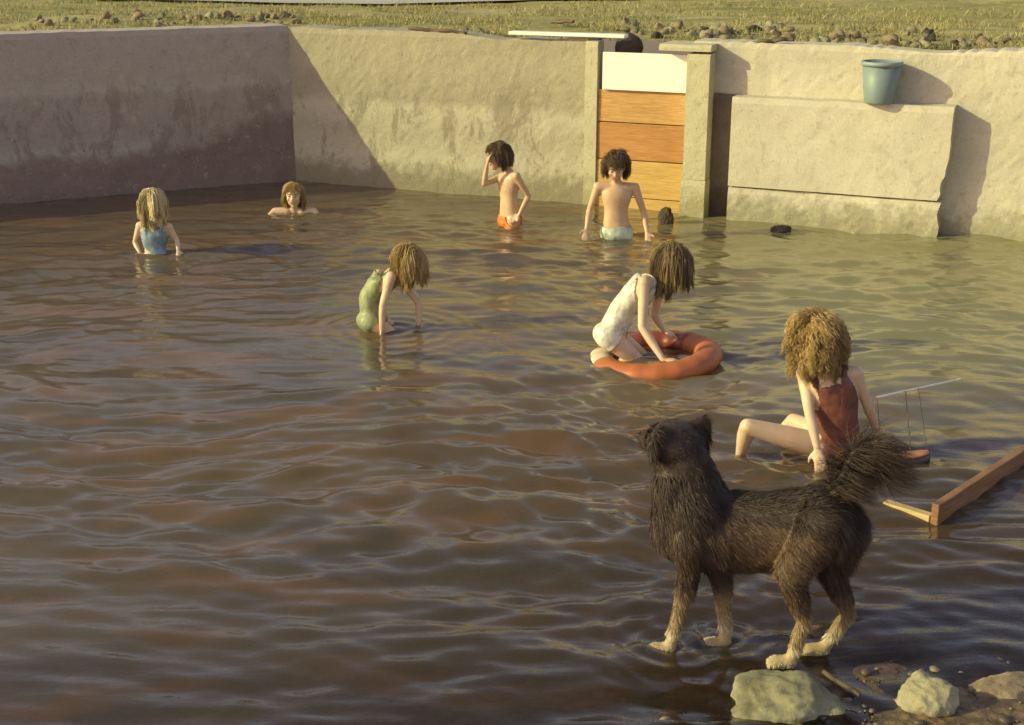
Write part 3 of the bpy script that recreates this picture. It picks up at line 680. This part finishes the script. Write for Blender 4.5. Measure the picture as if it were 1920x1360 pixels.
    # face
    for sx in (-1, 1):
        mb = MB(); mb.ell(H(sx*.028, .0735, .004), R3, [k*hs_ for k in (.0125, .006, .0065)], 10, 8); e = part('eye', mb, M['eye'], P, True)
        mb = MB(); mb.ell(H(sx*.028, .0785, .004), R3, [k*hs_ for k in (.0062, .0032, .0062)], 8, 6); link('iris', shift(mb.mesh('iris', M['iris'], True), org), e)
        mb = MB(); mb.capsule(H(sx*.016, .084, .022), .0035*hs_, H(sx*.040, .076, .024), .003*hs_, 6); part('eyebrow', mb, M['hair_brown'], P, True)
    mb = MB(); mb.capsule(H(-.016, .080, -.050), .0055*hs_, H(.016, .080, -.050), .0055*hs_, 8, flat=.8); part('mouth', mb, M['lip'], P, True)
    kw = dict(curl=.25); kw.update(hair_kw)
    V, F, T = strands(H(0, -.008, .019), R3, [k*hs_ for k in (.073, .090, .083)], hair_n, hairlen, len(label), **kw)
    hme = tonemesh('hair', V, F, T, hairm, True); link('hair', shift(hme, org), P)
    return P
def trunks(p, c):
    d = (p-c['pel']).dot(c['up'])/c['s']
    if d > .045: return False
    if (p-c['pel']).length > .20*c['s']: return False
    for sd in 'LR':
        h, k = c['J']['hip'+sd], c['J']['kn'+sd]; ax = (k-h); L = ax.length; t_ = (p-h).dot(ax)/L
        if t_ > .10*c['s'] and ((p-h)-ax/L*t_).length < .08*c['s']: return False
    for sd in 'LR':
        e, w = c['J']['el'+sd], c['J']['wr'+sd]; ax = w-e; t_ = max(0, min(1, (p-e).dot(ax)/ax.length_squared)); m = .036*c['s']
        if (p-(e+ax*t_)).length < m: return False
        q = w+c['J'].get('hand'+sd, ax).normalized()*.05*c['s']
        if (p-q).length < .07*c['s']: return False
    return True
def onepiece(p, c):
    s = c['s']; J = c['J']
    d = (p-c['pel']).dot(c['up'])/s
    for sd in 'LR':
        h, k = J['hip'+sd], J['kn'+sd]; ax = k-h; L = ax.length; t_ = (p-h).dot(ax)/L
        if t_ > .055*s and ((p-h)-ax/L*t_).length < .08*s: return False
        for a, b, m in ((J['sh'+sd], J['el'+sd], .046), (J['el'+sd], J['wr'+sd], .036)):
            ax = b-a; t_ = max(0, min(1, (p-a).dot(ax)/ax.length_squared))
            if (p-(a+ax*t_)).length < m*s: return False
        if (p-(J['wr'+sd]+J.get('hand'+sd, J['wr'+sd]-J['el'+sd]).normalized()*.05*s)).length < .075*s: return False
    shm = (J['shL']+J['shR'])/2; dn = (p-shm).dot((c['neck']-c['chest']).normalized())/s
    x = abs((p-shm).dot(c['rs']))/s
    if dn > .035: return False
    if dn > -.035: return .045 < x < .085            # straps
    return (p-c['pel']).length < .45*s
V3 = Vector
def mk(Y0, d):              # joints given as photo pixel + depth offset from Y0
    return {k: (ony(v[0], v[1], Y0+v[2]) if not isinstance(v, Vector) else v) for k, v in d.items()}
# 1 blond child from behind, far left
Y = onz(288, 478).y; org = onz(288, 478)
J = mk(Y, dict(head=(287, 380, 0), neck=(289, 418, .01), chest=(290, 440, .0), shL=(262, 423, 0), shR=(316, 425, 0), elL=(253, 455, .03), wrL=(262, 474, -.03),
               elR=(332, 452, .02), wrR=(334, 467, -.04), hipL=(276, 494, 0), hipR=(306, 494, 0), knL=(276, 545, .02), knR=(306, 545, .02), anL=(276, 592, -.02), anR=(306, 592, -.02),
               headfwd=V3((.15, 1, -.05)), headup=V3((0, 0, 1)), handL=V3((.55, -.1, -.6)), handR=V3((0, -.1, -1)), toeL=V3((0, 1, 0)), toeR=V3((0, 1, 0))))
J = {**J, 'shL': J['shL'], 'shR': J['shR']}
person('small blond child in a dusty blue swimsuit, seen from behind before the dark wall', J, .82, M['skin'], M['hair_blond'], .165, [('swimsuit', M['blue_cloth'], onepiece, .006)], org, .0075,
       hair_kw=dict(curl=.06, thick=1.10, face=.15, wid=.0022), hair_n=3300)
# 2 swimmer, only head and shoulders
Y = onz(552, 400).y; org = onz(552, 400)
J = mk(Y, dict(head=(551, 366, 0), neck=(552, 396, .03), chest=(553, 420, .10), shL=(588, 397, .03), shR=(516, 397, .03), elL=(604, 412, -.02), wrL=(618, 424, -.18),
               elR=(500, 410, -.02), wrR=(488, 422, -.18), hipL=(565, 440, .42), hipR=(540, 440, .42), knL=(570, 455, .7), knR=(535, 455, .7), anL=(570, 455, 1.0), anR=(535, 455, 1.0),
               headfwd=V3((0, -1, -.12)), headup=V3((0, 0, 1)), toeL=V3((0, 1, 0)), toeR=V3((0, 1, 0))))
person('swimming child with only head and shoulders above the water by the dark wall', J, .95, M['skin'], M['hair_sandy'], .16, [('swimsuit', M['olive_cloth'], onepiece, .006)], org, .0075,
       hair_kw=dict(curl=.10, face=.38, thick=1.03, fringe=.28), hair_n=3300)
# 3 boy in orange trunks, facing left, hand at face
Y = onz(952, 424).y; org = onz(952, 424)
J = mk(Y, dict(head=(934, 293, 0), neck=(952, 318, .0), chest=(955, 343, 0), waist=(954, 372, 0), shL=(944, 328, -.10), shR=(968, 327, .08), 
               elR=(908, 350, -.16), wrR=(911, 322, -.12), elL=(991, 368, -.05), wrL=(974, 402, -.10),
               hipL=(948, 412, -.06), hipR=(958, 412, .06), knL=(950, 480, -.06), knR=(960, 480, .06), anL=(950, 560, -.06), anR=(962, 560, .06),
               headfwd=V3((-1, -.25, -.25)), headup=V3((-.15, 0, 1)), handR=V3((.25, .15, 1)), palmR=V3((1, 0, 0)), handL=V3((-.7, 0, -.6)), toeL=V3((-1, 0, 0)), toeR=V3((-1, 0, 0))))
J['shL'], J['shR'] = ony(966, 330, Y-.10), ony(938, 331, Y+.06)
J['shR'], J['shL'] = ony(940, 332, Y+.07), ony(968, 330, Y-.09)
J['hipR'], J['hipL'] = ony(948, 413, Y+.055), ony(962, 413, Y-.055)
J['elR'] = ony(908, 345, Y-.02); J['wrR'] = ony(913, 312, Y-.09)
person('boy in orange trunks turned left, one hand raised to his face', J, .95, M['skin_tan'], M['hair_brown'], .095, [('swim_trunks', M['orange_cloth'], trunks, .008)], org, .0075,
       hair_kw=dict(curl=.22, face=.32, thick=1.08, fringe=.5), hair_n=3300)
# 4 boy facing the camera in pale trunks
Y = onz(1157, 446).y; org = onz(1157, 446)
J = mk(Y, dict(head=(1155, 313, -.05), neck=(1156, 339, .0), chest=(1156, 366, 0), waist=(1155, 397, 0), shR=(1121, 350, 0), shL=(1191, 352, 0), elR=(1105, 396, .02), wrR=(1100, 428, -.06),
               elL=(1207, 398, .02), wrL=(1213, 434, -.06), hipR=(1142, 434, 0), hipL=(1170, 434, 0), knR=(1140, 500, -.03), knL=(1172, 500, -.03), anR=(1138, 575, 0), anL=(1174, 575, 0),
               headfwd=V3((-.12, -1, -.62)), headup=V3((0, -.4, 1)), toeL=V3((0, -1, 0)), toeR=V3((0, -1, 0))))
person('boy in pale mint trunks facing the camera, looking down, before the orange gate', J, 1.0, M['skin_tan'], M['hair_brown'], .09, [('swim_trunks', M['mint_cloth'], trunks, .009)], org, .0075,
       hair_kw=dict(curl=.45, face=.36, lift=.35, thick=1.16, fringe=.5, wave=.004), hair_n=3300)
# 5 child bending over, middle
Y = onz(735, 615).y; org = onz(735, 615)
J = mk(Y, dict(head=(764, 492, -.05), neck=(735, 512, 0), chest=(717, 530, 0), waist=(694, 562, .01), shR=(733, 520, -.10), shL=(748, 520, .11), elR=(718, 572, -.12), wrR=(716, 617, -.12),
               elL=(786, 568, .06), wrL=(784, 608, .04), hipR=(694, 604, -.06), hipL=(704, 600, .07), knR=(752, 640, -.03), knL=(760, 634, .12), anR=(712, 660, -.02), anL=(725, 655, .12),
               headfwd=V3((.75, -.2, -.75)), headup=V3((.75, -.1, .55)), toeL=V3((-1, 0, 0)), toeR=V3((-1, 0, 0))))
person('child in a moss green swimsuit bending forward with both arms in the water', J, .95, M['skin'], M['hair_sandy'], .17, [('swimsuit', M['moss_cloth'], onepiece, .006)], org, .007,
       hair_kw=dict(curl=.22, thick=1.03, face=.35, fringe=.7), hair_n=4000)
# 6 child kneeling on the swim ring
Yr = onz(1228, 668).y; org = onz(1165, 680)
rc = onz(1228, 672); 
J = mk(Yr-.02, dict(head=(1257, 492, .0), neck=(1226, 520, 0), chest=(1202, 546, 0), waist=(1166, 584, .0), shR=(1208, 530, -.11), shL=(1238, 530, .11), elR=(1204, 614, -.17), wrR=(1243, 674, -.25),
               elL=(1226, 590, .12), wrL=(1243, 620, .17), hipR=(1140, 632, -.06), hipL=(1150, 630, .06), knR=(1200, 680, -.05), knL=(1205, 668, .09), anR=(1128, 690, -.08), anL=(1134, 682, .09),
               headfwd=V3((.85, -.15, -.62)), headup=V3((.6, -.05, .75)), handR=V3((1, -.1, -.1)), palmR=V3((0, 0, -1)), handL=V3((.7, .1, -.35)), palmL=V3((0, 0, -1)), toeL=V3((-1, 0, .1)), toeR=V3((-1, 0, .1))))
person('child kneeling on the orange swim ring in a white swimsuit, leaning on both hands', J, 1.0, M['skin'], M['hair_wet'], .20, [('swimsuit', M['white_cloth'], onepiece, .006)], org, .0065,
       hair_kw=dict(curl=.20, thick=1.04, face=.4, fringe=.8), hair_n=4400)
# swim ring
ring = thing('swim_ring', 'inflated orange swim ring with cream and dark red bands under the kneeling child', 'swim ring', rc)
def torus(mb, c, R0, r, a0, a1, n=48, m=16, sq=.8, mi=0):
    vs = []
    for i in range(n+1):
        a = a0+(a1-a0)*i/n; cx = Vector((math.cos(a), math.sin(a), 0)); rr = r*(1+.04*math.sin(a*18))
        for j in range(m):
            b = 2*math.pi*j/m; vs.append(c+cx*(R0+rr*math.cos(b))+UP*(rr*sq*math.sin(b)) + UP*(.035*math.sin(a)*-0 + .03*math.cos(a)))
    mb.add(vs, [(i*m+j, (i+1)*m+j, (i+1)*m+(j+1) % m, i*m+(j+1) % m) for i in range(n) for j in range(m)], mi)
RC = rc+UP*.004
mb = MB(); lathe(mb, RC, [(.001, -.012), (.12, -.010), (.25, .0), (.25, -.006), (.001, -.018)], 40); part('ring_floor', mb, M['ring_red'], ring, True)
for a0, a1, mt in ((R(-195), R(-165), 'ring_white'), (R(-165), R(40), 'ring_orange'), (R(40), R(120), 'ring_red'), (R(120), R(165), 'ring_orange')):
    mb = MB(); torus(mb, RC, .285, .074, a0, a1, 40); part('ring_band', mb, M[mt], ring, True)
# 7 child seated at the edge, back view
Y = onz(1555, 862).y; org = onz(1555, 862)
J = mk(Y, dict(head=(1526, 640, .02), neck=(1545, 686, .01), chest=(1556, 728, 0), waist=(1567, 785, -.01), shL=(1508, 700, .02), shR=(1603, 700, -.02), elL=(1518, 775, -.07), wrL=(1532, 838, -.13),
               elR=(1624, 752, .0), wrR=(1641, 800, .04), hipL=(1545, 838, .02), hipR=(1592, 838, .0), knL=(1402, 800, -.02), anL=(1388, 855, .12), knR=(1488, 790, .25), anR=(1440, 850, .50),
               headfwd=V3((-.35, 1, -.05)), headup=V3((-.05, 0, 1)), handL=V3((.1, -.3, -.6)), handR=V3((.1, .3, -.8)), toeL=V3((-.6, .6, 0)), toeR=V3((-.6, .6, 0))))
person('curly haired child in a rust brown swimsuit sitting in the shallows, seen from behind', J, 1.0, M['skin'], M['hair_sandy'], .135, [('swimsuit', M['rust_cloth'], onepiece, .006)], org, .006,
       hair_kw=dict(curl=.45, lift=.5, wave=.008, thick=1.28), hair_n=7700)
# ------------------------------------------------------------- toy boat, raft
hb = onz(1706, 868); tb_ = thing('toy_boat', 'dark toy boat with orange deck, thin mast and long white yard beside the dog tail', 'toy boat', hb)
ax = V3((1, .35, 0)).normalized(); ay = UP.cross(ax)
mb = MB(); secs = []
for k, w in ((-.085, .012), (-.075, .030), (-.03, .042), (.03, .042), (.07, .028), (.10, .006)): secs.append((hb+ax*k+UP*.012, ay, UP, w, .030 if abs(k) < .07 else .018))
mb.loft(secs, 16, 3); part('hull', mb, M['hull'], tb_, True)
mb = MB(); secs = [(hb+ax*k+UP*(.038), ay, UP, w*.85, .010) for k, w in ((-.080, .014), (-.06, .034), (0, .042), (.06, .030), (.088, .008))]
mb.loft(secs, 14, 3); part('deck', mb, M['deck'], tb_, True)
m0 = hb+UP*.04; m1 = ony(1698, 734, hb.y+.0); mb = MB(); mb.capsule(m0, .0032, m1, .0026, 8); part('mast', mb, M['metal'], tb_, True)
y0, y1 = ony(1645, 745, hb.y-.01), ony(1800, 711, hb.y+.05); mb = MB(); mb.capsule(y0, .006, y1, .0045, 8); part('yard', mb, M['yard'], tb_, True)
mb = MB(); mb.capsule(y0, .002, ony(1652, 842, hb.y), .002, 6); mb.capsule(ony(1722, 728, hb.y), .0013, hb+ax*.085+UP*.04, .0013, 6); part('stay', mb, M['metal'], tb_, True)
A = onz(1751, 978); E = onz(1908, 874); e1 = (E-A).normalized(); e2 = UP.cross(e1)
raft = thing('timber_frame', 'brown timber board frame floating in the water at the right edge behind the dog', 'timber', A)
mb = MB(); mb.box(A+e1*.55+UP*.028, e1, e2, UP, (.55, .016, .045)); part('edge_board', mb, M['beam'], raft, bev=.004)
mb = MB(); mb.box(A+e2*.12+e1*.02+UP*-.006, e2, e1, UP, (.10, .02, .022)); part('end_board', mb, M['beam_end'], raft, bev=.003)
# ------------------------------------------------------------- dog
YD = 3.80
def D(u, v, dy=0): return ony(u, v, YD+dy)
dog = thing('dog', 'shaggy dark brown dog with pale paws and bushy tail standing at the water edge', 'dog', onz(1420, 1230))
mb = MB(); fz = {}
def dcap(a, ra, b, rb): mb.capsule(a, ra, b, rb, 16)
spine = [(D(1275, 985, .05), .105, .125), (D(1310, 990, .05), .115, .150), (D(1370, 995, .03), .112, .148), (D(1440, 995, .0), .108, .142), (D(1510, 985, -.02), .108, .142), (D(1560, 985, -.03), .108, .130), (D(1598, 990, -.03), .075, .09)]
axd = (spine[-1][0]-spine[0][0]).normalized(); sdd = axd.cross(UP).normalized()
mb.loft([(D(1252, 985, .06), sdd, UP, .05, .06)]+[(c, sdd, UP, a*.86, b*.88) for c, a, b in spine]+[(D(1612, 995, -.03), sdd, UP, .03, .04)], 24, 4)
dcap(D(1305, 950, .05), .110, D(1288, 895, .07), .092); dcap(D(1288, 895, .07), .092, D(1276, 848, .08), .080); dcap(D(1272, 1000, .05), .085, D(1268, 900, .06), .075)
HD = D(1265, 832, .09); hf = V3((-.56, .82, -.14)).normalized(); hr_, hf, hu = frame(V3((0, 0, 1)), hf); HR = Matrix((hr_, hf, hu)).transposed()
mb.ell(HD, HR, (.092, .092, .074)); mb.capsule(HD+hf*.05-hu*.012, .050, HD+hf*.130-hu*.030, .034)
mb.capsule(HD+hf*.06-hu*.035, .026, HD+hf*.125-hu*.050, .018)
for sx in (-1, 1):
    e0 = HD+hr_*sx*.066-hf*.012+hu*.046; e1_ = e0+hr_*sx*.026+hu*.012-hf*.01; mb.capsule(e0, .026, e1_, .024, flat=.7, fdir=hf); mb.capsule(e1_, .024, e1_+hr_*sx*.012-hu*.070, .017, flat=.7, fdir=hf)
paw = {}
def leg(pts, rs, pawdir):
    for (a, b), (ra, rb) in zip(zip(pts, pts[1:]), zip(rs, rs[1:])): dcap(a, ra, b, rb)
    e = pts[-1]; mb.capsule(e, rs[-1]*1.15, e+pawdir*.052-UP*.006, rs[-1]*1.05, flat=1.15)
    for q in (-1, 0, 1): mb.capsule(e+pawdir*.04+UP.cross(pawdir)*q*.016, .011, e+pawdir*.068+UP.cross(pawdir)*q*.018-UP*.008, .010, 8)
L_ = V3((-1, .05, 0)).normalized()
def gp_(u, v, dz=.022):                 # a paw resting on the bed near photo pixel u, v
    p = onz(u, v, 0)
    for _ in range(4): p = onz(u, v, bed(p.x, p.y)+dz)
    return p
f1 = gp_(1255, 1226); f2 = gp_(1360, 1212); h1 = gp_(1482, 1250); h2 = gp_(1545, 1226)
def yoff(p): return p.y-YD
leg([D(1290, 1010, yoff(f1)), D(1292, 1075, yoff(f1)), D(1276, 1145, yoff(f1)), f1+UP*.02], [.060, .034, .022, .019], L_)
leg([D(1330, 1010, yoff(f2)), D(1352, 1085, yoff(f2)), D(1358, 1150, yoff(f2)), f2+UP*.015], [.056, .032, .021, .018], L_)
leg([D(1540, 985, yoff(h1)+.02), D(1482, 1070, yoff(h1)), D(1507, 1165, yoff(h1)), h1+UP*.02], [.088, .048, .022, .019], L_)
leg([D(1575, 990, yoff(h2)), D(1560, 1070, yoff(h2)), D(1590, 1150, yoff(h2)), h2+UP*.02], [.080, .044, .021, .018], L_)
tail = [D(1572, 915, -.03), D(1590, 880, -.03), D(1605, 850, -.03), D(1630, 838, -.03), D(1652, 855, -.03), D(1662, 895, -.03)]
for a, b in zip(tail, tail[1:]): dcap(a, .020, b, .018)
dme = remesh(mb, .0075, 6); 
co = np.empty(len(dme.vertices)*3); dme.vertices.foreach_get('co', co); co = co.reshape(-1, 3)
no = np.empty(len(dme.vertices)*3); dme.vertices.foreach_get('normal', no); no = no.reshape(-1, 3)
def pix(p):
    q = Vector(p)-Vector((0, 0, CAMH)); c, s = math.cos(PITCH), math.sin(PITCH); z = q.y*c-q.z*s; y = q.y*s+q.z*c
    return 960+FPX*q.x/z, 680-FPX*y/z
gz = 0.0
legseg = []
def dtone(p):                          # coat colour by body region (height above ground, position along the body)
    z = p[2]; x = p[0]; n = noise.noise(Vector(p)*9)*.12+noise.noise(Vector(p)*30)*.08
    if z < .075: return .93+n*.4
    if z < .20: return .60+n+(.20-z)*1.2
    if z < .235: return .40+n
    xx = (x-spine[0][0].x)/(spine[-1][0].x-spine[0][0].x)
    base_ = .02+n*.4
    if (Vector(p)-HD).length < .14: return .03+n*.3
    zc = spine[2][0].z
    if z < zc+.07: base_ = .09+n*.8+.26*math.exp(-((xx-.55)/.25)**2)+.08*math.exp(-((xx-.1)/.15)**2)
    if z > zc+.20 and xx < .3: base_ = .10+n*.5
    return base_
tones = np.array([min(1, max(0, dtone(p))) for p in co], np.float32)
at = dme.attributes.new('tone', 'FLOAT', 'POINT'); at.data.foreach_set('value', tones*.8); dme.materials.append(M['fur'])
# fur strands
tris = []; 
for p in dme.polygons: tris.append((tuple(p.vertices), p.area))
areas = np.array([a for _, a in tris]); cdf = np.cumsum(areas)/areas.sum()
tailc = np.array([t_[:] for t_ in tail])
V, F, T = [], [], []
NF = 95000; pick = np.searchsorted(cdf, rng.random(NF))
for fi in pick:
    ids = tris[fi][0]; w = rng.dirichlet(np.ones(len(ids))); p = (co[list(ids)]*w[:, None]).sum(0); nn = no[list(ids)].mean(0); nn /= np.linalg.norm(nn)+1e-9
    z = p[2]; xx = (p[0]-spine[0][0].x)/(spine[-1][0].x-spine[0][0].x)
    dt = np.linalg.norm(tailc-p, axis=1).min()
    istail = dt < .045 and z > spine[2][0].z+.115 and xx > .82
    ishead = (Vector(p)-HD).length < .11 or (Vector(p)-(HD+hf*.13)).length < .07
    if z < .06: ln, flow = .012, np.array([-.2, 0, -.6])
    elif z < .20: ln, flow = .026, np.array([.35, 0, -1.])
    elif ishead: ln, flow = .016, np.array([.5, -.3, -.3])
    elif istail: ln, flow = .120, np.array([.70, -.1, -.12])
    elif z < .30: ln, flow = .040, np.array([.35, 0, -1.])
    elif xx < .25 and z > .3: ln, flow = .040, np.array([.55, -.1, -.9])
    elif xx > .85: ln, flow = .056, np.array([.45, 0, -1.])
    else: ln, flow = .032, np.array([.9, 0, -.55])
    ln *= rng.uniform(.6, 1.2); fl = flow/np.linalg.norm(flow)
    cl = np.array(noise.noise_vector(Vector(p)*22))*.35+np.array(noise.noise_vector(Vector(p)*5))*.25
    fl = fl-nn*fl.dot(nn)*.92; d1 = nn*(.30 if not istail else 1.25)+fl*.9+cl*.8+rng.normal(0, .12, 3); d1 /= np.linalg.norm(d1)
    d2 = d1*.45+fl*.8+cl*.5+(np.array([0, 0, -.15]) if istail or nn[2] < .3 else 0)+rng.normal(0, .10, 3); d2 /= np.linalg.norm(d2)
    a = p-nn*.002; b = a+d1*ln*.45; c = b+d2*ln*.55
    sd = np.cross(d1, nn); L2 = np.linalg.norm(sd); sd = sd/L2 if L2 > 1e-4 else np.array([0, 1., 0]); sd = sd*.6+rng.normal(0, .35, 3); sd /= np.linalg.norm(sd)
    wd = .0007 if istail else .0009; k = len(V)
    V += [a-sd*wd, a+sd*wd, b+sd*wd*.8, b-sd*wd*.8, c]; F += [(k, k+1, k+2, k+3), (k+3, k+2, k+4)]
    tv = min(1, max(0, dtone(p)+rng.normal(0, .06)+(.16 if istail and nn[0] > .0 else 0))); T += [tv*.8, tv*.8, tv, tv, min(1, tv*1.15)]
org = Vector(dog.location)
link('body', shift(dme, org), dog)
fo = link('fur', shift(tonemesh('fur', V, F, T, M['fur']), org), dog); fo['kind'] = 'stuff'
mb = MB(); mb.ell(HD+hf*.166-hu*.026, HR, (.015, .012, .012), 12, 8); part('nose', mb, M['nose'], dog, True)
for sx in (-1, 1):
    mb = MB(); mb.ell(HD+hf*.070+hr_*sx*.034+hu*.022, HR, (.010, .008, .009), 10, 8); part('eye', mb, M['iris'], dog, True)
